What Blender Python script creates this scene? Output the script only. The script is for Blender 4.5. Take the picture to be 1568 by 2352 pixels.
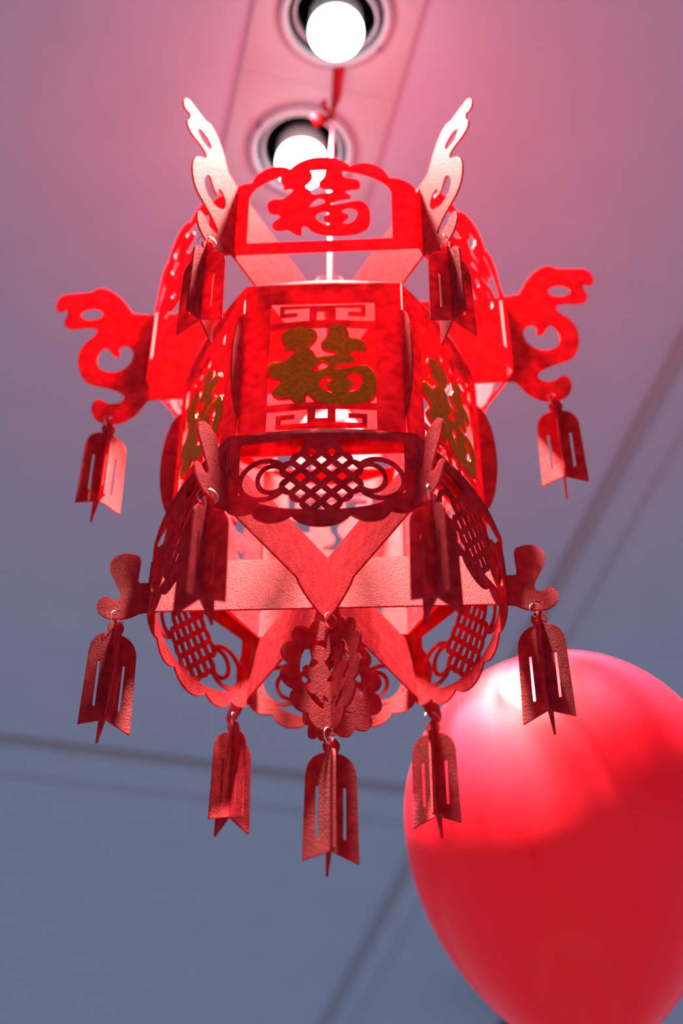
import bpy, math, random
import numpy as np
from mathutils import Vector, Matrix
from mathutils.geometry import delaunay_2d_cdt

for o in list(bpy.data.objects):
    bpy.data.objects.remove(o, do_unlink=True)
scene = bpy.context.scene
COL = scene.collection
rad = math.radians

# ------------------------------------------------------------------ camera, world, exposure
CAM_Z = 1.40                       # lens height above the floor
CEIL = CAM_Z + 1.575               # ceiling height
cam_data = bpy.data.cameras.new('camera')
cam = bpy.data.objects.new('camera', cam_data)
COL.objects.link(cam)
scene.camera = cam
cam.location = (0, 0, CAM_Z)
cam.rotation_euler = (rad(90 + 42.03), 0, 0)
cam_data.sensor_fit = 'HORIZONTAL'
cam_data.sensor_width = 24.0
cam_data.lens = 3600.0 / 1568.0 * 24.0
cam_data.clip_start = 0.02
cam_data.dof.use_dof = True
cam_data.dof.focus_distance = 1.24
cam_data.dof.aperture_fstop = 3.2

world = bpy.data.worlds.new('room_light')
scene.world = world
world.use_nodes = True
wb = world.node_tree.nodes['Background']
wb.inputs['Color'].default_value = (0.74, 0.69, 1.0, 1)
wb.inputs['Strength'].default_value = 0.60

BULB_WATT = (660.0, 270.0)          # power of the two downlight bulbs (the second set weaker to balance the light on the lantern)
GLOBE_STRENGTH = 12.0

vs = scene.view_settings
vs.view_transform = 'Standard'
vs.look = 'None'
vs.exposure = 0.0
vs.gamma = 1.0
vs.use_curve_mapping = False

# ------------------------------------------------------------------ materials
def new_mat(name):
    m = bpy.data.materials.new(name)
    m.use_nodes = True
    m.node_tree.nodes.clear()
    return m, m.node_tree.nodes, m.node_tree.links

def mat_simple(name, col, rough=0.5, metal=0.0, spec=0.5, noise=None, bump=0.0):
    m, N, L = new_mat(name)
    out = N.new('ShaderNodeOutputMaterial')
    b = N.new('ShaderNodeBsdfPrincipled')
    b.inputs['Base Color'].default_value = (*col, 1)
    b.inputs['Roughness'].default_value = rough
    b.inputs['Metallic'].default_value = metal
    b.inputs['Specular IOR Level'].default_value = spec
    L.new(b.outputs[0], out.inputs[0])
    if noise:
        tc = N.new('ShaderNodeTexCoord')
        n = N.new('ShaderNodeTexNoise')
        n.inputs['Scale'].default_value = noise
        n.inputs['Detail'].default_value = 4
        L.new(tc.outputs['Object'], n.inputs['Vector'])
        mx = N.new('ShaderNodeMix'); mx.data_type = 'RGBA'
        mx.inputs[6].default_value = (*[c * 0.93 for c in col], 1)
        mx.inputs[7].default_value = (*[min(1, c * 1.05) for c in col], 1)
        L.new(n.outputs['Fac'], mx.inputs[0])
        L.new(mx.outputs[2], b.inputs['Base Color'])
        if bump:
            bp = N.new('ShaderNodeBump')
            bp.inputs['Strength'].default_value = bump
            bp.inputs['Distance'].default_value = 0.002
            L.new(n.outputs['Fac'], bp.inputs['Height'])
            L.new(bp.outputs[0], b.inputs['Normal'])
    return m

def mat_felt():
    m, N, L = new_mat('red_felt')
    out = N.new('ShaderNodeOutputMaterial')
    tc = N.new('ShaderNodeTexCoord')
    fine = N.new('ShaderNodeTexNoise')
    fine.inputs['Scale'].default_value = 700; fine.inputs['Detail'].default_value = 3
    fine.inputs['Roughness'].default_value = 0.65
    blot = N.new('ShaderNodeTexNoise')
    blot.inputs['Scale'].default_value = 95; blot.inputs['Detail'].default_value = 4
    L.new(tc.outputs['Object'], fine.inputs['Vector'])
    L.new(tc.outputs['Object'], blot.inputs['Vector'])
    ramp = N.new('ShaderNodeValToRGB')
    ramp.color_ramp.elements[0].position = 0.32
    ramp.color_ramp.elements[0].color = (0.42, 0.008, 0.018, 1)
    ramp.color_ramp.elements[1].position = 0.70
    ramp.color_ramp.elements[1].color = (0.64, 0.030, 0.042, 1)
    L.new(blot.outputs['Fac'], ramp.inputs[0])
    bump = N.new('ShaderNodeBump')
    bump.inputs['Strength'].default_value = 0.7
    bump.inputs['Distance'].default_value = 0.0012
    L.new(fine.outputs['Fac'], bump.inputs['Height'])
    df = N.new('ShaderNodeBsdfDiffuse')
    df.inputs['Roughness'].default_value = 0.9
    L.new(ramp.outputs[0], df.inputs['Color'])
    L.new(bump.outputs[0], df.inputs['Normal'])
    gl = N.new('ShaderNodeBsdfGlossy')           # faint gleam of the fibre ends
    gl.inputs['Color'].default_value = (1.0, 0.52, 0.50, 1)
    gl.inputs['Roughness'].default_value = 0.6
    L.new(bump.outputs[0], gl.inputs['Normal'])
    p = N.new('ShaderNodeMixShader')
    p.inputs[0].default_value = 0.022
    L.new(df.outputs[0], p.inputs[1]); L.new(gl.outputs[0], p.inputs[2])
    t = N.new('ShaderNodeBsdfTranslucent')
    ramp2 = N.new('ShaderNodeValToRGB')          # light that has passed through the fibres is a purer red
    ramp2.color_ramp.elements[0].position = 0.30
    ramp2.color_ramp.elements[0].color = (0.42, 0.002, 0.010, 1)
    ramp2.color_ramp.elements[1].position = 0.72
    ramp2.color_ramp.elements[1].color = (0.70, 0.016, 0.036, 1)
    L.new(blot.outputs['Fac'], ramp2.inputs[0])
    L.new(ramp2.outputs[0], t.inputs['Color'])
    mx = N.new('ShaderNodeMixShader')
    mx.inputs[0].default_value = 0.40
    L.new(p.outputs[0], mx.inputs[1]); L.new(t.outputs[0], mx.inputs[2])
    L.new(mx.outputs[0], out.inputs[0])
    return m

def mat_gold():
    m, N, L = new_mat('gold_glitter')
    out = N.new('ShaderNodeOutputMaterial')
    tc = N.new('ShaderNodeTexCoord')
    v = N.new('ShaderNodeTexVoronoi')
    v.inputs['Scale'].default_value = 1500
    L.new(tc.outputs['Object'], v.inputs['Vector'])
    n = N.new('ShaderNodeTexNoise')
    n.inputs['Scale'].default_value = 260; n.inputs['Detail'].default_value = 5
    L.new(tc.outputs['Object'], n.inputs['Vector'])
    ramp = N.new('ShaderNodeValToRGB')
    ramp.color_ramp.elements[0].position = 0.30
    ramp.color_ramp.elements[0].color = (0.46, 0.145, 0.0, 1)
    ramp.color_ramp.elements[1].position = 0.72
    ramp.color_ramp.elements[1].color = (0.74, 0.27, 0.004, 1)
    L.new(n.outputs['Fac'], ramp.inputs[0])
    bump = N.new('ShaderNodeBump')
    bump.inputs['Strength'].default_value = 0.5
    bump.inputs['Distance'].default_value = 0.0006
    L.new(v.outputs['Color'], bump.inputs['Height'])
    p = N.new('ShaderNodeBsdfPrincipled')
    p.inputs['Metallic'].default_value = 0.25
    p.inputs['Roughness'].default_value = 0.5
    p.inputs['Specular IOR Level'].default_value = 0.25
    L.new(ramp.outputs[0], p.inputs['Base Color'])
    L.new(bump.outputs[0], p.inputs['Normal'])
    t = N.new('ShaderNodeBsdfTranslucent')
    L.new(ramp.outputs[0], t.inputs['Color'])
    mx = N.new('ShaderNodeMixShader')
    mx.inputs[0].default_value = 0.45
    L.new(p.outputs[0], mx.inputs[1]); L.new(t.outputs[0], mx.inputs[2])
    L.new(mx.outputs[0], out.inputs[0])
    return m

def mat_emit(name, col, strength):
    m, N, L = new_mat(name)
    out = N.new('ShaderNodeOutputMaterial')
    e = N.new('ShaderNodeEmission')
    e.inputs['Color'].default_value = (*col, 1)
    e.inputs['Strength'].default_value = strength
    L.new(e.outputs[0], out.inputs[0])
    return m

def mat_balloon():
    m, N, L = new_mat('red_latex')
    out = N.new('ShaderNodeOutputMaterial')
    p = N.new('ShaderNodeBsdfPrincipled')
    p.inputs['Base Color'].default_value = (0.72, 0.006, 0.018, 1)
    p.inputs['Roughness'].default_value = 0.45
    p.inputs['Specular IOR Level'].default_value = 0.15
    p.inputs['Coat Weight'].default_value = 0.35
    p.inputs['Coat Roughness'].default_value = 0.17
    t = N.new('ShaderNodeBsdfTranslucent')
    t.inputs['Color'].default_value = (0.85, 0.0, 0.012, 1)
    mx = N.new('ShaderNodeMixShader'); mx.inputs[0].default_value = 0.16
    L.new(p.outputs[0], mx.inputs[1]); L.new(t.outputs[0], mx.inputs[2])
    L.new(mx.outputs[0], out.inputs[0])
    return m

def mat_satin():
    m, N, L = new_mat('red_satin_ribbon')
    out = N.new('ShaderNodeOutputMaterial')
    p = N.new('ShaderNodeBsdfPrincipled')
    p.inputs['Base Color'].default_value = (0.34, 0.003, 0.008, 1)
    p.inputs['Roughness'].default_value = 0.6
    p.inputs['Specular IOR Level'].default_value = 0.1
    t = N.new('ShaderNodeBsdfTranslucent')
    t.inputs['Color'].default_value = (0.3, 0.003, 0.008, 1)
    mx = N.new('ShaderNodeMixShader'); mx.inputs[0].default_value = 0.3
    L.new(p.outputs[0], mx.inputs[1]); L.new(t.outputs[0], mx.inputs[2])
    L.new(mx.outputs[0], out.inputs[0])
    return m

M = {}
M['felt'] = mat_felt()
M['gold'] = mat_gold()
M['wire'] = mat_simple('silver_wire', (0.7, 0.7, 0.72), 0.25, 1.0)
M['ceiling'] = mat_simple('ceiling_paint', (0.275, 0.375, 0.46), 0.9, 0, 0.2, noise=14, bump=0.05)
M['floor'] = mat_simple('floor_tiles', (0.36, 0.37, 0.39), 0.6, 0, 0.3, noise=6)
M['edge_shade'] = mat_simple('painted_shade_dark', (0.22, 0.25, 0.285), 0.8, 0, 0.2, noise=20)  # shadow at the ceiling step, painted in as a darker tone
M['edge_shade_pale'] = mat_simple('painted_shade_pale', (0.265, 0.34, 0.39), 0.8, 0, 0.2, noise=20)  # paler tone for the thin second line of painted shade
M['plate'] = mat_simple('downlight_plate', (0.255, 0.32, 0.365), 0.6, 0, 0.3, noise=30)
M['rim'] = mat_simple('downlight_rim', (0.275, 0.345, 0.39), 0.5, 0, 0.3, noise=30)
M['black'] = mat_simple('black_recess', (0.006, 0.006, 0.006), 0.8, 0, 0.1)
M['collar'] = mat_simple('bulb_collar', (0.42, 0.43, 0.43), 0.55, 0, 0.3, noise=40)
M['screw'] = mat_simple('dark_metal', (0.12, 0.11, 0.12), 0.4, 0.8)
M['globe'] = mat_emit('lit_globe', (1.0, 0.985, 0.95), GLOBE_STRENGTH)
M['latex'] = mat_balloon()
M['satin'] = mat_satin()
M['housing'] = mat_simple('black_plastic', (0.012, 0.012, 0.014), 0.5, 0, 0.4)
M['mesh'] = mat_simple('black_grille', (0.02, 0.02, 0.022), 0.7, 0.3, 0.3, noise=200, bump=0.3)

# ------------------------------------------------------------------ object helpers
def empty(name, loc, rz=0.0):
    o = bpy.data.objects.new(name, None)
    o.empty_display_size = 0.05
    COL.objects.link(o)
    o.location = loc
    o.rotation_euler = (0, 0, rz)
    return o

def tag(o, label, cat, group=None):
    o['label'] = label
    o['category'] = cat
    if group:
        o['group'] = group
    return o

def link(name, me, mat=None, parent=None):
    o = bpy.data.objects.new(name, me)
    COL.objects.link(o)
    if mat is not None and not me.materials:
        me.materials.append(mat)
    if parent is not None:
        o.parent = parent
    return o

def mesh_from(name, verts, faces, smooth=False):
    me = bpy.data.meshes.new(name)
    me.from_pydata([tuple(v) for v in verts], [], faces)
    me.update()
    if smooth:
        me.polygons.foreach_set('use_smooth', [True] * len(me.polygons))
    return me

def lathe(name, prof, seg=48, smooth=True):
    """surface of revolution about z; prof = list of (radius, z)"""
    v, f = [], []
    for r, z in prof:
        for k in range(seg):
            a = 2 * math.pi * k / seg
            v.append((r * math.cos(a), r * math.sin(a), z))
    for i in range(len(prof) - 1):
        for k in range(seg):
            k2 = (k + 1) % seg
            f.append((i * seg + k, i * seg + k2, (i + 1) * seg + k2, (i + 1) * seg + k))
    return mesh_from(name, v, f, smooth)

def torus(name, R, r, nu=28, nv=8):
    v, f = [], []
    for i in range(nu):
        a = 2 * math.pi * i / nu
        for j in range(nv):
            b = 2 * math.pi * j / nv
            q = R + r * math.cos(b)
            v.append((q * math.cos(a), r * math.sin(b), q * math.sin(a)))
    for i in range(nu):
        for j in range(nv):
            f.append((i * nv + j, i * nv + (j + 1) % nv, ((i + 1) % nu) * nv + (j + 1) % nv, ((i + 1) % nu) * nv + j))
    return mesh_from(name, v, f, True)

def box_mesh(name, sx, sy, sz, bev=0.0, cz=0.0):
    x, y, z = sx / 2, sy / 2, sz / 2
    v = [(-x, -y, -z), (x, -y, -z), (x, y, -z), (-x, y, -z), (-x, -y, z), (x, -y, z), (x, y, z), (-x, y, z)]
    v = [(a, b, c + cz) for a, b, c in v]
    f = [(0, 3, 2, 1), (4, 5, 6, 7), (0, 1, 5, 4), (1, 2, 6, 5), (2, 3, 7, 6), (3, 0, 4, 7)]
    me = mesh_from(name, v, f)
    if bev:
        import bmesh
        bm = bmesh.new(); bm.from_mesh(me)
        bmesh.ops.bevel(bm, geom=list(bm.edges), offset=bev, segments=3, affect='EDGES', profile=0.5)
        bm.to_mesh(me); bm.free()
    return me

# ------------------------------------------------------------------ cut-sheet tools (signed distance -> outline -> sheet)
def pts(s):
    return np.array([[float(c) / 1000.0 for c in q.split(',')] for q in s.split()])

def chaikin(p, n=2):
    for _ in range(n):
        q = np.roll(p, -1, axis=0)
        a = 0.75 * p + 0.25 * q
        b = 0.25 * p + 0.75 * q
        p = np.empty((2 * len(a), 2)); p[0::2] = a; p[1::2] = b
    return p

def sd_poly(X, Y, P):
    d = np.full(X.shape, 1e9)
    inside = np.zeros(X.shape, bool)
    n = len(P)
    for i in range(n):
        ax, ay = P[i]; bx, by = P[(i + 1) % n]
        ex, ey = bx - ax, by - ay
        l2 = ex * ex + ey * ey
        if l2 < 1e-16:
            continue
        wx, wy = X - ax, Y - ay
        t = np.clip((wx * ex + wy * ey) / l2, 0, 1)
        dx, dy = wx - ex * t, wy - ey * t
        d = np.minimum(d, dx * dx + dy * dy)
        c = ((ay > Y) != (by > Y))
        if ey != 0:
            c = c & (X < ex * (Y - ay) / ey + ax)
        inside ^= c
    d = np.sqrt(d)
    return np.where(inside, -d, d)

def sd_ell(X, Y, cx, cy, rx, ry):
    x, y = (X - cx), (Y - cy)
    k0 = np.sqrt((x / rx) ** 2 + (y / ry) ** 2)
    k1 = np.sqrt((x / rx ** 2) ** 2 + (y / ry ** 2) ** 2) + 1e-9
    return np.where(k0 < 1e-6, -min(rx, ry), k0 * (k0 - 1.0) / k1)

def sd_box(X, Y, x0, x1, y0, y1, r=0.0):
    cx, cy, hx, hy = (x0 + x1) / 2, (y0 + y1) / 2, (x1 - x0) / 2 - r, (y1 - y0) / 2 - r
    qx, qy = np.abs(X - cx) - hx, np.abs(Y - cy) - hy
    return np.hypot(np.maximum(qx, 0), np.maximum(qy, 0)) + np.minimum(np.maximum(qx, qy), 0) - r

def sd_dia(X, Y, cx, cy, rx, ry):
    return (np.abs(X - cx) / rx + np.abs(Y - cy) / ry - 1.0) * (rx * ry / math.hypot(rx, ry))

def U(*a):
    r = a[0]
    for b in a[1:]:
        r = np.minimum(r, b)
    return r

def SUB(a, *bs):
    for b in bs:
        a = np.maximum(a, -b)
    return a

def contours(S, xs, ys):
    """closed iso-0 loops of the grid S[j, i]"""
    S = np.where(np.abs(S) < 1e-9, 1e-9, S)
    neg = S < 0
    nj, ni = S.shape
    cell = neg[:-1, :-1].astype(int) + neg[:-1, 1:] + neg[1:, :-1] + neg[1:, 1:]
    js, is_ = np.nonzero((cell > 0) & (cell < 4))
    nxt = {}
    coords = {}
    def hp(j, i):
        k = ('h', j, i)
        if k not in coords:
            a, b = S[j, i], S[j, i + 1]
            t = a / (a - b)
            coords[k] = (xs[i] + t * (xs[i + 1] - xs[i]), ys[j])
        return k
    def vp(j, i):
        k = ('v', j, i)
        if k not in coords:
            a, b = S[j, i], S[j + 1, i]
            t = a / (a - b)
            coords[k] = (xs[i], ys[j] + t * (ys[j + 1] - ys[j]))
        return k
    adj = {}
    def seg(a, b):
        adj.setdefault(a, []).append(b); adj.setdefault(b, []).append(a)
    for j, i in zip(js.tolist(), is_.tolist()):
        a, b, c, d = neg[j, i], neg[j, i + 1], neg[j + 1, i + 1], neg[j + 1, i]
        e = []
        if a != b: e.append(hp(j, i))
        if b != c: e.append(vp(j, i + 1))
        if c != d: e.append(hp(j + 1, i))
        if d != a: e.append(vp(j, i))
        if len(e) == 2:
            seg(e[0], e[1])
        else:
            if a: seg(e[0], e[3]); seg(e[1], e[2])
            else: seg(e[0], e[1]); seg(e[2], e[3])
    loops = []
    seen = set()
    for k in list(adj):
        if k in seen:
            continue
        loop = [k]; seen.add(k)
        cur = k
        while True:
            n = [q for q in adj[cur] if q not in seen]
            if not n:
                break
            cur = n[0]; seen.add(cur); loop.append(cur)
        if len(loop) > 4:
            loops.append(np.array([coords[q] for q in loop]))
    return loops

def simplify(P, eps):
    """Douglas-Peucker on a closed loop"""
    n = len(P)
    far = int(np.argmax(((P - P[0]) ** 2).sum(1)))
    def dp(a):
        keep = [0, len(a) - 1]
        st = [(0, len(a) - 1)]
        while st:
            i, j = st.pop()
            if j <= i + 1:
                continue
            e = a[j] - a[i]; l = math.hypot(e[0], e[1]) + 1e-12
            d = np.abs((a[i + 1:j, 0] - a[i, 0]) * e[1] - (a[i + 1:j, 1] - a[i, 1]) * e[0]) / l
            m = int(np.argmax(d))
            if d[m] > eps:
                keep.append(i + 1 + m); st += [(i, i + 1 + m), (i + 1 + m, j)]
        return a[sorted(set(keep))]
    a = dp(P[:far + 1]); b = dp(np.vstack([P[far:], P[:1]]))
    return np.vstack([a[:-1], b[:-1]])

def sheet(name, fn, bounds, thick=0.0018, cell=0.0006, grid=0.006, bend=None, eps=0.00012):
    """flat piece cut out of sheet: fn(X, Y) is its signed distance; lies in the local xz plane,
    thickness along y; bend(x, z) -> (offset along -y) curves it"""
    x0, x1, y0, y1 = bounds
    pad = 3 * cell
    xs = np.arange(x0 - pad, x1 + pad, cell); ys = np.arange(y0 - pad, y1 + pad, cell)
    X, Y = np.meshgrid(xs, ys)
    S = fn(X, Y)
    def sample(px, py):
        i = min(max((px - xs[0]) / cell, 0), len(xs) - 1.001); j = min(max((py - ys[0]) / cell, 0), len(ys) - 1.001)
        i0, j0 = int(i), int(j); u, w = i - i0, j - j0
        return (S[j0, i0] * (1 - u) + S[j0, i0 + 1] * u) * (1 - w) + (S[j0 + 1, i0] * (1 - u) + S[j0 + 1, i0 + 1] * u) * w
    verts, edges = [], []
    for lp in contours(S, xs, ys):
        area = 0.5 * abs(np.sum(lp[:, 0] * np.roll(lp[:, 1], -1) - lp[:, 1] * np.roll(lp[:, 0], -1)))
        if area < 1.2e-6:
            continue
        q = simplify(lp, eps)
        if len(q) < 3:
            continue
        b = len(verts)
        verts += [Vector(p) for p in q.tolist()]
        edges += [(b + k, b + (k + 1) % len(q)) for k in range(len(q))]
    if grid:
        for gx in np.arange(x0, x1, grid):
            for gy in np.arange(y0, y1, grid):
                if sample(gx, gy) < -0.0012:
                    verts.append(Vector((gx, gy)))
    V, E_, F, *_ = delaunay_2d_cdt(verts, edges, [], 0, 1e-7)
    keep = []
    for t in F:
        cx = sum(V[k][0] for k in t) / 3; cy = sum(V[k][1] for k in t) / 3
        if sample(cx, cy) < 0:
            a, b, c = (V[k] for k in t[:3])
            if (b - a).cross(c - a) < 0:
                t = list(reversed(t))
            keep.append(list(t))
    n = len(V)
    off = [bend(p[0], p[1]) if bend else 0.0 for p in V]
    vv = [(p[0], -off[k] - thick / 2, p[1]) for k, p in enumerate(V)] + [(p[0], -off[k] + thick / 2, p[1]) for k, p in enumerate(V)]
    ff = [tuple(t) for t in keep] + [tuple(n + k for k in reversed(t)) for t in keep]
    cnt = {}
    for t in keep:
        for k in range(len(t)):
            a, b = t[k], t[(k + 1) % len(t)]
            cnt[(a, b)] = cnt.get((a, b), 0) + 1
    nflat = len(ff)
    rim = [(a, b) for (a, b) in cnt if (b, a) not in cnt]
    ff += [(b, a, n + a, n + b) for a, b in rim]
    me = mesh_from(name, vv, ff)
    if bend:
        me.polygons.foreach_set('use_smooth', [True] * len(me.polygons))
        es = set()
        for a, b in rim:
            es.add((min(a, b), max(a, b))); es.add((min(n + a, n + b), max(n + a, n + b)))
        at = me.attributes.new('sharp_edge', 'BOOLEAN', 'EDGE')
        at.data.foreach_set('value', [tuple(sorted(e.vertices)) in es for e in me.edges])
    # drop loose vertices
    import bmesh
    bm = bmesh.new(); bm.from_mesh(me)
    bmesh.ops.delete(bm, geom=[v for v in bm.verts if not v.link_faces], context='VERTS')
    bm.to_mesh(me); bm.free()
    me.update()
    return me

# ------------------------------------------------------------------ the ceiling (the room stands 13 degrees off the camera)
ROOM = rad(13.1)
E1 = Vector((math.cos(ROOM), math.sin(ROOM), 0)); E2 = Vector((-math.sin(ROOM), math.cos(ROOM), 0))
CA = Vector((-0.006, 0.922, 0)); CB = CA + E2 * 0.182       # centres of the two downlights
hw = 0.086
h0 = CA - E2 * hw; h1 = CB + E2 * hw
hole = [h0 - E1 * hw, h0 + E1 * hw, h1 + E1 * hw, h1 - E1 * hw]
S_ = 7.0
ctr = (CA + CB) / 2
outer = [ctr - E1 * S_ - E2 * S_, ctr + E1 * S_ - E2 * S_, ctr + E1 * S_ + E2 * S_, ctr - E1 * S_ + E2 * S_]
cv = [(p.x, p.y, CEIL) for p in outer] + [(p.x, p.y, CEIL) for p in hole]
cv += [(x, y, CEIL + 0.15) for x, y, z in cv]
cf = []
for k in range(4):
    k2 = (k + 1) % 4
    cf.append((k, 4 + k, 4 + k2, k2))
    cf.append((8 + k, 8 + k2, 12 + k2, 12 + k))
    cf.append((4 + k, 12 + k, 12 + k2, 4 + k2))
cf.append((12, 13, 14, 15))
c = link('ceiling', mesh_from('ceiling', cv, cf), M['ceiling'])
c['kind'] = 'structure'

def shade_trim(name, p, d, length, w, t, mat):  # thin strip along the ceiling step, carrying its shadow line as colour
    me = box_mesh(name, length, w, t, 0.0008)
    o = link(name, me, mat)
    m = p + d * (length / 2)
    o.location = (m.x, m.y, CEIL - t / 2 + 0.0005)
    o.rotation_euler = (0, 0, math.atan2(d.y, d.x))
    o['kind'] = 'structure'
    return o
corner = Vector((0.196, 2.539, 0))
shade_trim('shade_trim_1', corner - E2 * 2.6, E2, 5.2, 0.021, 0.006, M['edge_shade'])
shade_trim('shade_trim_2', corner - E1 * 3.0, E1, 3.0, 0.023, 0.006, M['edge_shade'])
shade_trim('shade_trim_3', corner - E2 * 2.6 + E1 * 0.065, E2, 5.2, 0.006, 0.004, M['edge_shade_pale'])
shade_trim('shade_trim_4', corner - E1 * 3.0 + E2 * 0.12, E1, 3.0, 0.008, 0.004, M['edge_shade_pale'])

fl = link('floor', box_mesh('floor', 5.0, 5.0, 0.05, 0, -0.025), M['floor'])
fl.location = (0, 1.0, 0); fl.rotation_euler = (0, 0, ROOM)
fl['kind'] = 'structure'

# ------------------------------------------------------------------ double downlight and its bulbs
fx = empty('downlight_fixture', (ctr.x, ctr.y, CEIL), ROOM)
tag(fx, 'pale rectangular double downlight set in the ceiling above the lantern', 'light fixture')
def plate_fn(X, Y):
    return SUB(sd_box(X, Y, -0.0908, 0.0908, -0.0908, 0.0908, 0.001), sd_ell(X, Y, 0, 0, 0.058, 0.058))
def frame_fn(X, Y):
    return SUB(sd_box(X, Y, -0.0895, 0.0895, -0.0895, 0.0895, 0.003), sd_box(X, Y, -0.073, 0.073, -0.073, 0.073, 0.002))
plate_me = sheet('plate', plate_fn, (-0.096, 0.096, -0.096, 0.096), 0.004, 0.001, 0, None, 0.0002)
frame_me = sheet('square_frame', frame_fn, (-0.095, 0.095, -0.095, 0.095), 0.003, 0.001, 0, None, 0.0002)
ring_prof = [(0.058, 0.004), (0.064, -0.001), (0.064, -0.004), (0.058, -0.007), (0.054, -0.005), (0.053, 0.0), (0.053, 0.012), (0.055, 0.012), (0.058, 0.004)]
ring_me = lathe('trim_ring', ring_prof, 56)
cup_me = lathe('recess_cup', [(0.0565, 0.002), (0.0575, 0.03), (0.056, 0.09), (0.03, 0.105), (0.0005, 0.106)], 48)
gim_me = lathe('gimbal_ring', [(0.047, -0.006), (0.049, 0.0), (0.049, 0.016), (0.046, 0.017), (0.0445, 0.0), (0.045, -0.006), (0.047, -0.006)], 48)
screw_me = lathe('screw', [(0.0005, -0.004), (0.003, -0.004), (0.0036, -0.001), (0.0036, 0.002)], 12)
for sgn in (-1, 1):
    pl = link('plate', plate_me, M['plate'], fx)
    pl.location = (0, sgn * 0.091, -0.002); pl.rotation_euler = (rad(90), 0, 0)
    fr = link('square_frame', frame_me, M['rim'], pl)
    fr.location = (0, 0.0032, 0)
    rg = link('trim_ring', ring_me, M['plate'], fx); rg.location = (0, sgn * 0.091, -0.004)
    cu = link('recess_cup', cup_me, M['black'], fx); cu.location = (0, sgn * 0.091, -0.004)
    gm = link('gimbal_ring', gim_me, M['rim'], fx); gm.location = (0, sgn * 0.091, -0.002)
    gm.rotation_euler = (rad(-8 * sgn), rad(5), 0)
    for s2 in (-1, 1):
        sc = link('screw', screw_me, M['screw'], rg)
        sc.location = (0.061 * math.cos(rad(25)) * s2, 0.061 * math.sin(rad(25)) * s2, -0.003)

GR = 0.0300
glob = [(GR * math.cos(a), -GR * math.sin(a)) for a in [rad(x) for x in np.linspace(-22, 89.5, 22)]]
globe_me = lathe('globe', glob, 48)
collar_me = lathe('collar', [(0.0282, 0.0100), (0.0300, 0.014), (0.0300, 0.020), (0.029, 0.036), (0.020, 0.058), (0.0150, 0.064), (0.0150, 0.09), (0.0005, 0.091)], 48)
def bulb(pos, drop, label, watt, cone=140, blend=0.6):
    e = empty('light_bulb', (pos.x, pos.y, CEIL - drop))
    tag(e, label, 'light bulb', 'lit bulbs in the ceiling downlight')
    link('globe', globe_me, M['globe'], e)
    link('collar', collar_me, M['collar'], e)
    ld = bpy.data.lights.new('bulb_light', 'SPOT')
    ld.energy = watt
    ld.color = (1.0, 0.93, 0.86)
    ld.spot_size = rad(cone); ld.spot_blend = blend
    ld.shadow_soft_size = 0.022
    lo = bpy.data.objects.new('bulb_light', ld)
    COL.objects.link(lo); lo.parent = e
    lo.location = (0, 0, -GR - 0.004)
    return e
bulb(CA, 0.037, 'lit round white bulb in the downlight nearest the top edge of the photo', BULB_WATT[0])
bulb(CB, 0.030, 'lit round white bulb partly hidden behind the crown of the lantern', BULB_WATT[1])

# ------------------------------------------------------------------ the lantern: shapes (metres, heights above the lens)
ZB = 0.77                                        # lantern base height
LX, LY = -0.0117, 1.0
BASE = Vector((LX, LY, CAM_Z + ZB))

CH = chaikin(pts("-36.0,988.0 -35.3,993.3 -32.2,996.7 -26.0,998.7 -19.8,999.4 -13.6,998.0 -9.1,994.7 -7.4,989.4 -8.1,984.1 -11.1,978.8 -14.2,975.6 -13.2,971.0 -9.7,967.7 -8.3,961.9 -6.1,960.4 -0.9,961.7 6.1,962.2 10.0,963.9 9.6,968.1 4.3,969.0 -0.5,971.0 -2.3,975.6 -1.9,979.5 1.2,983.4 2.9,988.0 3.3,994.7 4.6,1000.0 8.6,1001.6 14.0,1001.1 17.5,997.3 18.9,991.4 18.8,985.4 22.8,983.8 28.1,983.4 32.5,981.4 34.2,976.2 33.7,971.6 30.6,969.0 25.3,968.7 21.0,967.1 20.9,963.2 24.4,960.0 26.0,957.4 24.4,955.3 18.3,954.5 13.1,952.3 8.7,949.8 6.8,947.6 8.7,945.6 14.8,946.3 21.7,948.5 27.0,951.0 33.9,952.3 38.2,949.1 41.1,942.8 42.3,934.0 42.0,924.0 39.9,915.4 35.1,909.9 28.3,906.3 19.0,904.4 9.6,904.2 1.2,905.6 -5.6,909.3 -9.1,913.6 -11.7,918.5 -16.0,919.7 -16.3,913.0 -15.8,905.6 -19.2,906.9 -23.5,910.5 -26.6,915.4 -29.6,916.0 -34.7,915.2 -39.0,917.3 -41.7,921.6 -41.4,925.9 -38.5,929.6 -35.1,932.1 -34.7,935.9 -37.0,939.0 -42.2,939.6 -45.3,943.4 -46.8,950.4 -46.8,955.5 -43.6,959.1 -39.2,959.1 -34.8,957.4 -31.4,959.4 -28.0,963.9 -23.7,969.0 -25.5,972.9 -29.1,973.6 -33.4,971.6 -32.2,976.2 -34.5,981.4"), 2)
CHH = [chaikin(pts(s), 2) for s in (
    "-11.6,943.4 -8.6,949.8 -4.8,954.9 -1.7,957.4 1.8,955.5 4.4,951.7 3.1,948.5 -0.8,946.0 -6.0,943.8",
    "-5.0,930.3 -3.3,935.3 1.0,937.8 5.3,938.0 7.9,934.6 6.6,931.5 3.2,930.5 1.9,927.8 3.2,924.0 6.6,922.6 8.3,919.7 6.6,916.9 2.8,918.5 -1.9,922.8 -4.1,926.5",
    "17.8,939.6 21.7,942.2 26.5,942.8 30.3,940.3 31.6,935.3 30.6,929.0 28.0,922.8 23.3,919.1 19.0,919.1 18.2,922.8 21.6,925.9 24.2,930.3 22.9,932.7 19.1,934.0 17.5,936.5")]
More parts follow.
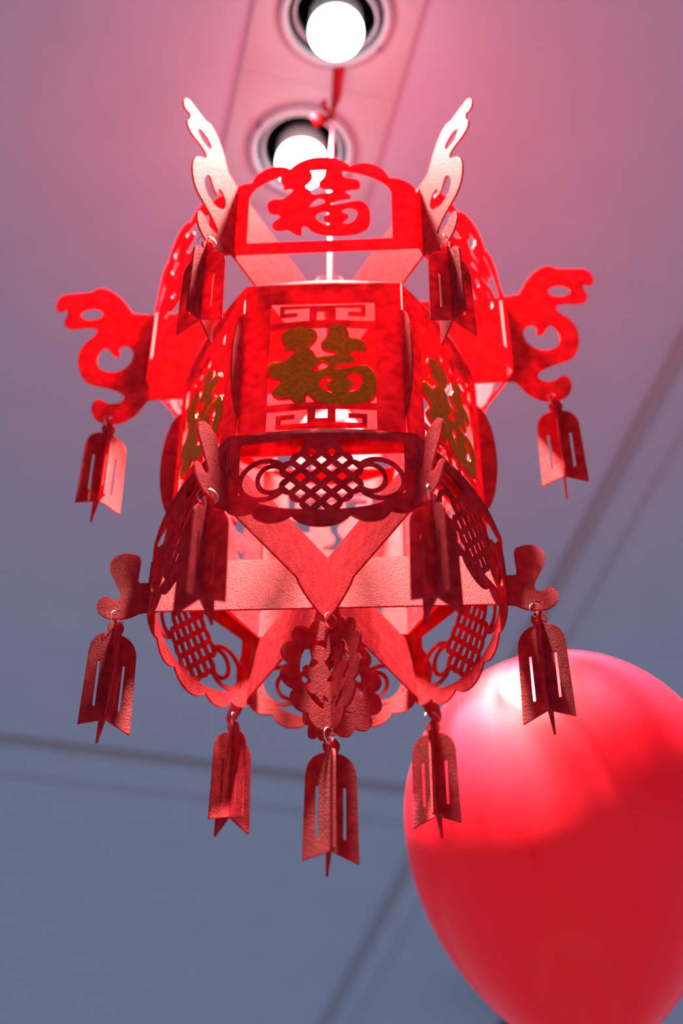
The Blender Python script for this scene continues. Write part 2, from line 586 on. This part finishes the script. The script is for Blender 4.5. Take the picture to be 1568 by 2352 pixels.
CHC = np.array([-0.0022, 0.9530])                # centre of the traced character

def sd_char(X, Y, cx, cy, s=1.0):
    """the fu character centred at (cx, cy)"""
    x = (X - cx) / s + CHC[0]; y = (Y - cy) / s + CHC[1]
    d = sd_poly(x, y, CH)
    for h in CHH:
        d = np.maximum(d, -sd_poly(x, y, h))
    return d * s

# crown panel -----------------------------------------------------------
RU = 0.1707; WU = RU
def crown_fn(X, Y):
    A = np.abs(X)
    body = sd_box(X, Y, -WU / 2, WU / 2, 1.0700, 1.1500)
    top = U(sd_ell(A, Y, 0, 1.164, 0.030, 0.0275), sd_ell(A, Y, 0.041, 1.160, 0.0205, 0.0225), sd_ell(A, Y, 0.067, 1.1475, 0.0185, 0.0165),
            sd_box(X, Y, -0.050, 0.050, 1.14, 1.168))
    win = SUB(U(sd_box(X, Y, -0.0630, 0.0630, 1.0770, 1.1470, 0.002), sd_ell(X, Y, 0, 1.1440, 0.0625, 0.0290)), sd_box(X, Y, -.1, .1, 1.0, 1.0765))
    d = SUB(U(body, top), win)
    return U(d, sd_char(X, Y, -0.001, 1.1275, 1.02))
def bulge(W, b):
    return lambda x, z: b * max(0.0, 1 - (2 * x / W) ** 2)

# barrel panel ----------------------------------------------------------
RT = 0.1344; WT = RT
def meander(X, Y, zc, s):
    """red key-fret bars of one box; s = +1 reads downward, -1 mirrored"""
    A = np.abs(X); Z = (Y - zc) * s               # +Z up
    return U(sd_box(A, Z, -0.01, 0.0365, 0.0045, 0.0080), sd_box(A, Z, 0.0325, 0.0365, -0.0060, 0.0080),
             sd_box(A, Z, 0.0215, 0.0365, -0.0060, -0.0022), sd_box(A, Z, 0.0050, 0.0112, -0.0150, 0.0080),
             sd_box(A, Z, -0.01, 0.0112, -0.0005, 0.0080))
def barrel_fn(X, Y):
    body = sd_box(X, Y, -WT / 2, WT / 2, 0.8570, 1.0625)
    d = SUB(body, sd_box(X, Y, -0.0443, 0.0443, 1.0080, 1.0340, 0.0005), sd_box(X, Y, -0.0443, 0.0443, 0.9085, 0.9998, 0.0005),
            sd_box(X, Y, -0.0443, 0.0443, 0.8790, 0.9020, 0.0005))
    d = U(d, np.maximum(meander(X, Y, 1.0212, 1), sd_box(X, Y, -.06, .06, 1.003, 1.036)),
          np.maximum(meander(X, Y, 0.8895, -1), sd_box(X, Y, -.06, .06, 0.877, 0.906)))
    return U(d, sd_char(X, Y, 0.0, 0.9530) - 0.0012)
def gold_fn(X, Y):
    return sd_char(X, Y, 0.0, 0.9530)

# skirt panel -----------------------------------------------------------
RB = 0.1460; WB = RB
def skirt_fn(X, Y):
    A = np.abs(X)
    body = sd_box(X, Y, -WB / 2, WB / 2, 0.7910, 0.8680)
    low = U(sd_ell(A, Y, 0, 0.7845, 0.0245, 0.0205), sd_ell(A, Y, 0.0350, 0.7880, 0.0180, 0.0175), sd_ell(A, Y, 0.0580, 0.7945, 0.0150, 0.0125),
            sd_box(X, Y, -0.045, 0.045, 0.782, 0.80))
    win = np.maximum(U(sd_box(X, Y, -0.0635, 0.0635, 0.8020, 0.8565, 0.002), sd_ell(X, Y, 0, 0.8040, 0.0560, 0.0235)), -(Y - 0.778))
    d = SUB(U(body, low), win)
    px, pz, zc = 0.0079, 0.0086, 0.8150
    rows = {3: (1,), 2: (0, 2), 1: (1, 3), 0: (0, 2), -1: (1, 3), -2: (0, 2), -3: (1,)}
    lat = None; cuts = []
    for j, ii in rows.items():
        for i in ii:
            e = sd_ell(A, Y, i * px, zc + j * pz, 0.0086, 0.0088)
            lat = e if lat is None else np.minimum(lat, e)
            cuts.append(sd_dia(A, Y, i * px, zc + j * pz, 0.0047, 0.0052))
    lat = U(lat, sd_ell(A, Y, 0, zc, 0.024, 0.026))
    lat = U(lat, sd_box(X, Y, -0.0125, 0.0125, 0.838, 0.860))
    for c_ in cuts:
        lat = np.maximum(lat, -c_)
    ring1 = np.abs(sd_ell(A, Y, 0.0440, zc, 0.0186, 0.0200)) - 0.0019
    ring2 = np.abs(sd_ell(A, Y, 0.0375, zc, 0.0112, 0.0138)) - 0.0018
    inside_lat = sd_ell(A, Y, 0, zc, 0.0290, 0.0300)
    rings = np.maximum(U(ring1, ring2), -inside_lat)
    return U(d, lat, rings)

# strips that cross the lantern ------------------------------------------
DRAGON = chaikin(pts("120,1158 184.5,1158.3 189.7,1167.5 195.7,1177.3 203.6,1186.2 211.9,1191.7 218.6,1193.0 223.0,1191.4 225.4,1188.7 239.1,1187.8 249.5,1187.5 253.4,1187.0 258.1,1182.8 260.6,1175.7 259.3,1169.7 256.5,1167.8 252.7,1168.3 249.6,1170.0 248.6,1166.0 249.6,1161.0 252.1,1156.6 251.1,1151.1 247.3,1147.3 240.1,1146.5 231.2,1147.7 222.2,1146.9 220.0,1144.0 220.3,1140.1 224.9,1135.1 230.8,1130.2 235.2,1123.3 237.6,1114.7 237.5,1105.2 235.7,1096.8 231.8,1088.5 225.6,1083.0 217.3,1080.5 208.3,1077.9 200.5,1074.4 195.2,1070.9 193.0,1066.4 194.6,1062.7 199.3,1060.2 206.7,1060.0 210.6,1061.8 214.0,1065.0 217.8,1066.2 221.9,1063.9 224.4,1057.5 223.3,1050.3 220.0,1044.1 213.5,1039.8 205.9,1037.8 197.4,1038.4 189.2,1042.1 181.1,1048.6 175.5,1056.8 172.2,1061.9 167.8,1062.5 120,1062.5"), 1)
HOOK = chaikin(pts("185.4,1112.1 185.2,1117.8 188.8,1123.5 194.7,1125.3 198.3,1122.3 199.2,1118.4 197.5,1115.6 197.5,1112.8 201.9,1112.3 206.0,1116.4 209.1,1122.0 212.4,1123.9 216.0,1120.9 219.1,1114.2 219.8,1107.5 217.9,1100.9 212.5,1096.4 204.1,1094.7 196.2,1096.8 190.3,1101.6 186.9,1106.4"), 1)
U_HOLE = (0.2063, 1.0455)
def upper_strip_fn(hump):
    def fn(X, Y):
        A = np.abs(X)
        d = U(sd_box(A, Y, -0.01, 0.150, 1.0625, 1.1580), sd_poly(A, Y, DRAGON))
        if hump:
            d = U(d, sd_ell(A, Y, 0, 1.160, 0.030, 0.047))
        d = SUB(d, sd_poly(A, Y, HOOK), sd_ell(A, Y, 0.2252, 1.1626, 0.0108, 0.0068), sd_ell(A, Y, U_HOLE[0], U_HOLE[1], 0.0016, 0.0016),
                sd_ell(A, Y, 0.2108, 1.1790, 0.0010, 0.0010), sd_ell(A, Y, 0.2479, 1.1786, 0.0010, 0.0010))
        return d
    return fn
LFIN = chaikin(pts("157.0,826.8 156.8,840.8 156.4,857.9 161.3,862.7 170.1,864.9 176.4,862.8 181.4,856.9 182.9,849.7 181.1,841.3 176.5,831.6 171.9,820.7 169.7,813.9 170.3,808.4 173.8,806.3 177.1,807.5 179.5,810.6 182.7,811.4 186.7,808.5 188.4,802.4 187.1,795.7 183.4,789.8 177.3,785.6 168.8,784.3 160.6,785.9 154.7,789.4 152.2,791.5 140.3,792.6 130,793 130,826.8 150,826.8"), 1)
L_HOLE = (0.1701, 0.7925)
def lower_strip_fn(hump):
    def fn(X, Y):
        A = np.abs(X)
        d = U(sd_box(A, Y, -0.01, 0.1480, 0.7928, 0.8530), sd_poly(A, Y, LFIN))
        if hump:
            d = U(d, sd_ell(A, Y, 0, 0.796, 0.050, 0.0195))
        return SUB(d, sd_ell(A, Y, L_HOLE[0], L_HOLE[1], 0.0022, 0.0022))
    return fn
def corner_fin_fn(X, Y):
    return np.maximum(sd_ell(X, Y, RT - 0.003, 0.9625, 0.0175, 0.0655), -(X - (RT - 0.005)))

def sh(fn, dz):
    return lambda X, Y: fn(X, Y + dz)
def lsheet(name, fn, b, **k):
    bend = k.pop('bend', None)
    return sheet(name, sh(fn, ZB), (b[0], b[1], b[2] - ZB, b[3] - ZB), bend=bend, **k)

crown_me = lsheet('crown_panel', crown_fn, (-WU / 2, WU / 2, 1.07, 1.193), bend=bulge(WU, 0.011))
barrel_me = lsheet('barrel_panel', barrel_fn, (-WT / 2, WT / 2, 0.856, 1.063), bend=bulge(WT, 0.007))
gold_me = lsheet('gold_character', gold_fn, (-0.047, 0.047, 0.902, 1.003), bend=bulge(WT, 0.007), thick=0.0008)
skirt_me = lsheet('skirt_panel', skirt_fn, (-WB / 2, WB / 2, 0.763, 0.869), bend=bulge(WB, 0.010), cell=0.0005)
up_me = {h: lsheet('dragon_strip', upper_strip_fn(h), (-0.262, 0.262, 1.037, 1.21), grid=0, cell=0.0007) for h in (False, True)}
lo_me = {h: lsheet('skirt_strip', lower_strip_fn(h), (-0.19, 0.19, 0.775, 0.866), grid=0, cell=0.0007) for h in (False, True)}
fin_me = lsheet('corner_fin', corner_fin_fn, (RT - 0.006, RT + 0.016, 0.895, 1.03), grid=0)

# ------------------------------------------------------------------ the lantern: assembly
lantern = empty('palace_lantern', BASE)
tag(lantern, 'red felt hexagonal palace lantern with dragon arms hanging under the downlight', 'lantern')
YAW_U, YAW_T, YAW_B = -1.2, -2.0, -1.5

def ring_panels(name, me, R_, yaw, extra=None):
    ap = R_ * math.cos(rad(30))
    for k in range(6):
        a = rad(60 * k + yaw)
        o = link(name, me, M['felt'], lantern)
        o.location = (math.sin(a) * ap, -math.cos(a) * ap, 0)
        o.rotation_euler = (0, 0, a)
        if extra:
            extra(o)
def add_gold(o):
    g = link('gold_character', gold_me, M['gold'], o)
    g.location = (0, -0.0014, 0)
    g['label'] = 'gold glitter good-fortune character'
ring_panels('barrel_panel', barrel_me, RT, YAW_T, add_gold)
ring_panels('crown_panel', crown_me, RU, YAW_U - 1.5)
ring_panels('skirt_panel', skirt_me, RB, YAW_B)
for k in range(6):
    a = 60 * k + 30 + YAW_T
    o = link('corner_fin', fin_me, M['felt'], lantern)
    o.rotation_euler = (0, 0, rad(a - 90))
# each entry: azimuth of the right-hand end, tilt (right end up), hump in the middle, lean (top towards the viewer)
UP = [(88.8, 3.0, False, 14.0), (28.9, 0.4, True, 0.0), (151.0, -0.6, True, 0.0)]
LO = [(88.8, 0.6, False, -8.0), (28.2, -0.8, True, -5.0), (148.3, 0.0, True, -5.0)]
ARM = {}
def place_strips(name, meshes, spec, zmid, hole, keys):
    for (az, tilt, hump, lean), (k1, k2) in zip(spec, keys):
        o = link(name, meshes[hump], M['felt'], lantern)
        pivot = Vector((0, 0, zmid - ZB))
        rot = Matrix.Rotation(rad(az - 90), 4, 'Z') @ Matrix.Rotation(rad(-tilt), 4, 'Y') @ Matrix.Rotation(rad(lean), 4, 'X')
        mat = Matrix.Translation(pivot) @ rot @ Matrix.Translation(-pivot)
        o.matrix_local = mat
        for sgn, k in ((1, k1), (-1, k2)):
            ARM[k] = BASE + mat @ Vector((sgn * hole[0], 0, hole[1] - ZB))
place_strips('dragon_strip', up_me, UP, 1.11, U_HOLE, (('uR', 'uL'), ('uFR', 'uBL'), ('uBR', 'uFL')))
place_strips('skirt_strip', lo_me, LO, 0.82, L_HOLE, (('lR', 'lL'), ('lFR', 'lBL'), ('lBR', 'lFL')))

# ------------------------------------------------------------------ ribbon the lantern hangs on
def ribbon_strip(name, path):
    """path: list of (pos, half width, facing angle)"""
    v, f = [], []
    for p, w, a in path:
        d = Vector((math.cos(a), math.sin(a), 0)) * w
        v += [tuple(p - d), tuple(p + d)]
    for i in range(len(path) - 1):
        f.append((2 * i, 2 * i + 1, 2 * i + 3, 2 * i + 2))
    me = mesh_from(name, v, f, True)
    return me
def solid(o, t):
    m = o.modifiers.new('thickness', 'SOLIDIFY'); m.thickness = t; m.offset = 0
TOPZ = 1.585 - 1.10
rb = empty('hanging_ribbon', (LX, LY, CAM_Z + 1.10))
tag(rb, 'narrow red satin ribbon running from the downlight down into the lantern', 'ribbon')
path = []
prev = None
for i in range(61):
    t = i / 60
    z = 0.0 + t * TOPZ
    zz = 1.10 + z
    w = 0.0019 if zz < 1.43 else 0.0019 + min(1, (zz - 1.43) / 0.10) * 0.0052
    if 1.465 < zz < 1.51: w *= 0.55
    a = 0.25 + (0 if zz < 1.40 else 2.2 * min(1, (zz - 1.40) / 0.12) ** 1.0)
    if zz > 1.52: a = 0.25 + 2.2 + (zz - 1.52) * 8
    path.append((Vector((0.004 * math.sin(9 * zz) * min(1, max(0, (zz - 1.3) / 0.2)) + (0.006 * max(0, (zz - 1.50) / 0.08)), -0.022 * max(0, (zz - 1.53) / 0.05), z)), w, a))
o = link('ribbon_band', ribbon_strip('ribbon_band', path), M['satin'], rb); solid(o, 0.0006)
def tail(p0, pts_, w0):
    path = [(Vector(p0) + Vector(q), w0 * s, a) for q, s, a in pts_]
    o = link('ribbon_tail', ribbon_strip('ribbon_tail', path), M['satin'], rb); solid(o, 0.0006)
tail((0.0, 0, 0.392), [((0, 0, 0), 0.3, 0.2), ((-0.006, -0.004, -0.006), 0.9, 0.7), ((-0.014, -0.008, -0.016), 1.2, 1.0), ((-0.020, -0.010, -0.024), 1.1, 1.2)], 0.0075)
tail((0.0, 0, 0.396), [((0, 0, 0), 0.3, 0.0), ((-0.006, 0.0, 0.012), 0.8, 0.2), ((-0.009, 0.0, 0.022), 0.6, 0.3), ((-0.006, 0.0, 0.030), 0.4, 0.3)], 0.0055)
k_me = lathe('ribbon_knot', [(0.0003, -0.006), (0.0030, -0.004), (0.0038, 0.0), (0.0030, 0.004), (0.0003, 0.006)], 14)
o = link('ribbon_knot', k_me, M['satin'], rb); o.location = (0, 0, 0.394)

# ------------------------------------------------------------------ tassels
def blade_fn(X, Y):
    A = np.abs(X)
    body = sd_poly(A, Y, chaikin(pts("-3,-9 6,-9 11.5,-11.5 16,-16 18.8,-21 19.6,-27 19.6,-30"), 1)) if False else None
    outline = np.array([[-.002, -.0085], [.0045, -.0085], [.0090, -.0098], [.0130, -.0125], [.0162, -.0165], [.0183, -.0215], [.0192, -.028],
                        [.0205, -.1000], [.0000, -.0905], [-.002, -.0905]])
    d = U(sd_poly(A, Y, outline), sd_ell(A, Y, 0, -0.0022, 0.0066, 0.0070), sd_box(A, Y, -0.002, 0.0050, -0.012, -0.003))
    return SUB(d, sd_box(A, Y, 0.0090, 0.0112, -0.0810, -0.0370), sd_ell(A, Y, 0, -0.0005, 0.0014, 0.0014))
blade_me = sheet('blade', blade_fn, (-0.0215, 0.0215, -0.101, 0.006), 0.0018, 0.0004, 0, None, 0.00008)
wire_me = torus('wire_ring', 0.0078, 0.00035)
def tassel(p, alpha, label, s=1.0, lean=(0, 0)):
    e = empty('felt_tassel', (p.x, p.y, p.z - 0.0135))
    e.rotation_euler = (rad(lean[0]), rad(lean[1]), rad(alpha))
    e.scale = (s, s, s)
    tag(e, label, 'tassel', 'red felt tassels of the lantern')
    link('blade', blade_me, M['felt'], e)
    b = link('blade', blade_me, M['felt'], e); b.rotation_euler = (0, 0, rad(90))
    w = link('wire_ring', wire_me, M['wire'], e)
    w.location = (0, 0, 0.0062); w.rotation_euler = (0, 0, rad(38))
    w['label'] = 'thin silver wire ring'
    return e
tassel(ARM['uL'], 24, 'red felt tassel hanging from the tail of the left-hand dragon')
tassel(ARM['uR'], -9, 'red felt tassel hanging from the tail of the right-hand dragon')
tassel(ARM['uFL'], -24, 'dark red felt tassel left of the crown, below the upright left front dragon')
tassel(ARM['uFR'], 24, 'dark red felt tassel right of the crown, below the upright right front dragon')
tassel(ARM['lL'], 22, 'red felt tassel at the far left of the skirt')
tassel(ARM['lR'], -17, 'red felt tassel at the far right of the skirt, its lower half over the balloon')
tassel(ARM['lFL'], -23, 'dark red felt tassel in front of the skirt strip, left of the knot-pattern front panel')
tassel(ARM['lFR'], 24, 'dark red felt tassel in front of the skirt strip, right of the knot-pattern front panel')
tassel(ARM['lBL'], 38, 'red felt tassel hanging low behind the skirt, left of the medallion pendant')
tassel(ARM['lBR'], -14, 'red felt tassel hanging low before the pale left edge of the balloon')

# ------------------------------------------------------------------ medallion pendant under the lantern
def medal_fn(X, Y):
    d = sd_ell(X, Y, 0, 0, 0.0385, 0.0445)
    for k in range(12):
        a = 2 * math.pi * (k + 0.5) / 12
        d = np.minimum(d, sd_ell(X, Y, 0.0350 * math.cos(a), 0.0415 * math.sin(a), 0.0112, 0.0112))
    d = SUB(d, sd_ell(X, Y, 0, 0.000, 0.0285, 0.0345))
    ch = sd_char(X, Y, 0.0, 0.0, 0.57)
    stem = U(sd_box(X, Y, -0.005, 0.005, 0.022, 0.040), sd_box(X, Y, -0.007, 0.007, -0.040, -0.024), sd_box(X, Y, 0.012, 0.030, -0.020, -0.008))
    d = U(d, ch, stem)
    return SUB(d, sd_ell(X, Y, 0, 0.0475, 0.0015, 0.0015), sd_ell(X, Y, 0, -0.0475, 0.0015, 0.0015))
medal_me = sheet('medallion', medal_fn, (-0.048, 0.048, -0.054, 0.054), 0.0020, 0.0005, 0, None, 0.0001)
PZ = CAM_Z + 0.7190
pend = empty('medallion_pendant', (LX + 0.004, LY - 0.010, PZ), rad(30))
tag(pend, 'scalloped red felt medallion pendant with cut-out characters below the lantern centre', 'pendant')
link('medallion', medal_me, M['felt'], pend)
b = link('medallion', medal_me, M['felt'], pend); b.rotation_euler = (0, 0, rad(90))
w = link('wire_ring', torus('wire_ring', 0.0085, 0.00035), M['wire'], pend)
w.location = (0, 0, 0.0545); w.rotation_euler = (0, 0, rad(20))
tassel(Vector((LX + 0.004, LY - 0.010, PZ - 0.0475)), 8, 'red felt tassel hanging lowest of all, under the medallion pendant')

# ------------------------------------------------------------------ balloon
bc = empty('balloon', (0.222, 1.35, CAM_Z + 0.812))
tag(bc, 'large glossy red balloon at the lower right behind the lantern', 'balloon')
prof = []
BR_ = 0.160
for i in range(41):
    a = rad(90 - 180 * i / 40)
    r = BR_ * math.cos(a)
    z = BR_ * 1.03 * math.sin(a) if a > 0 else BR_ * 1.60 * math.sin(a)
    if a < 0:
        s = -math.sin(a)
        r *= (1 - 0.33 * s * s - 0.24 * s ** 6)
    prof.append((max(r, 0.007 if a < -1.2 else 0.0004), z))
BAL = bc
link('skin', lathe('skin', prof, 72), M['latex'], bc)
zn = prof[-1][1]
link('neck', lathe('neck', [(0.010, zn + 0.008), (0.0075, zn - 0.002), (0.005, zn - 0.008), (0.0065, zn - 0.012), (0.005, zn - 0.016), (0.010, zn - 0.026), (0.013, zn - 0.029)], 24), M['latex'], bc)
link('string', lathe('string', [(0.0008, zn - 0.010), (0.0008, zn - 0.90)], 8), M['satin'], bc)

# ------------------------------------------------------------------ dark fitting on the far ceiling, mostly behind the balloon
sp = empty('ceiling_speaker', (0.475, 3.40, CEIL), ROOM)
tag(sp, 'black ceiling fitting at the bottom edge, mostly hidden behind the balloon', 'speaker')
hb = link('housing', box_mesh('housing', 0.26, 0.20, 0.16, 0.015), M['housing'], sp); hb.location = (0, 0, -0.155)
gb = link('grille', box_mesh('grille', 0.24, 0.01, 0.14, 0.004), M['mesh'], sp); gb.location = (0, -0.102, -0.155)
kb = link('bracket', box_mesh('bracket', 0.05, 0.05, 0.08, 0.004), M['housing'], sp); kb.location = (0, 0, -0.039)
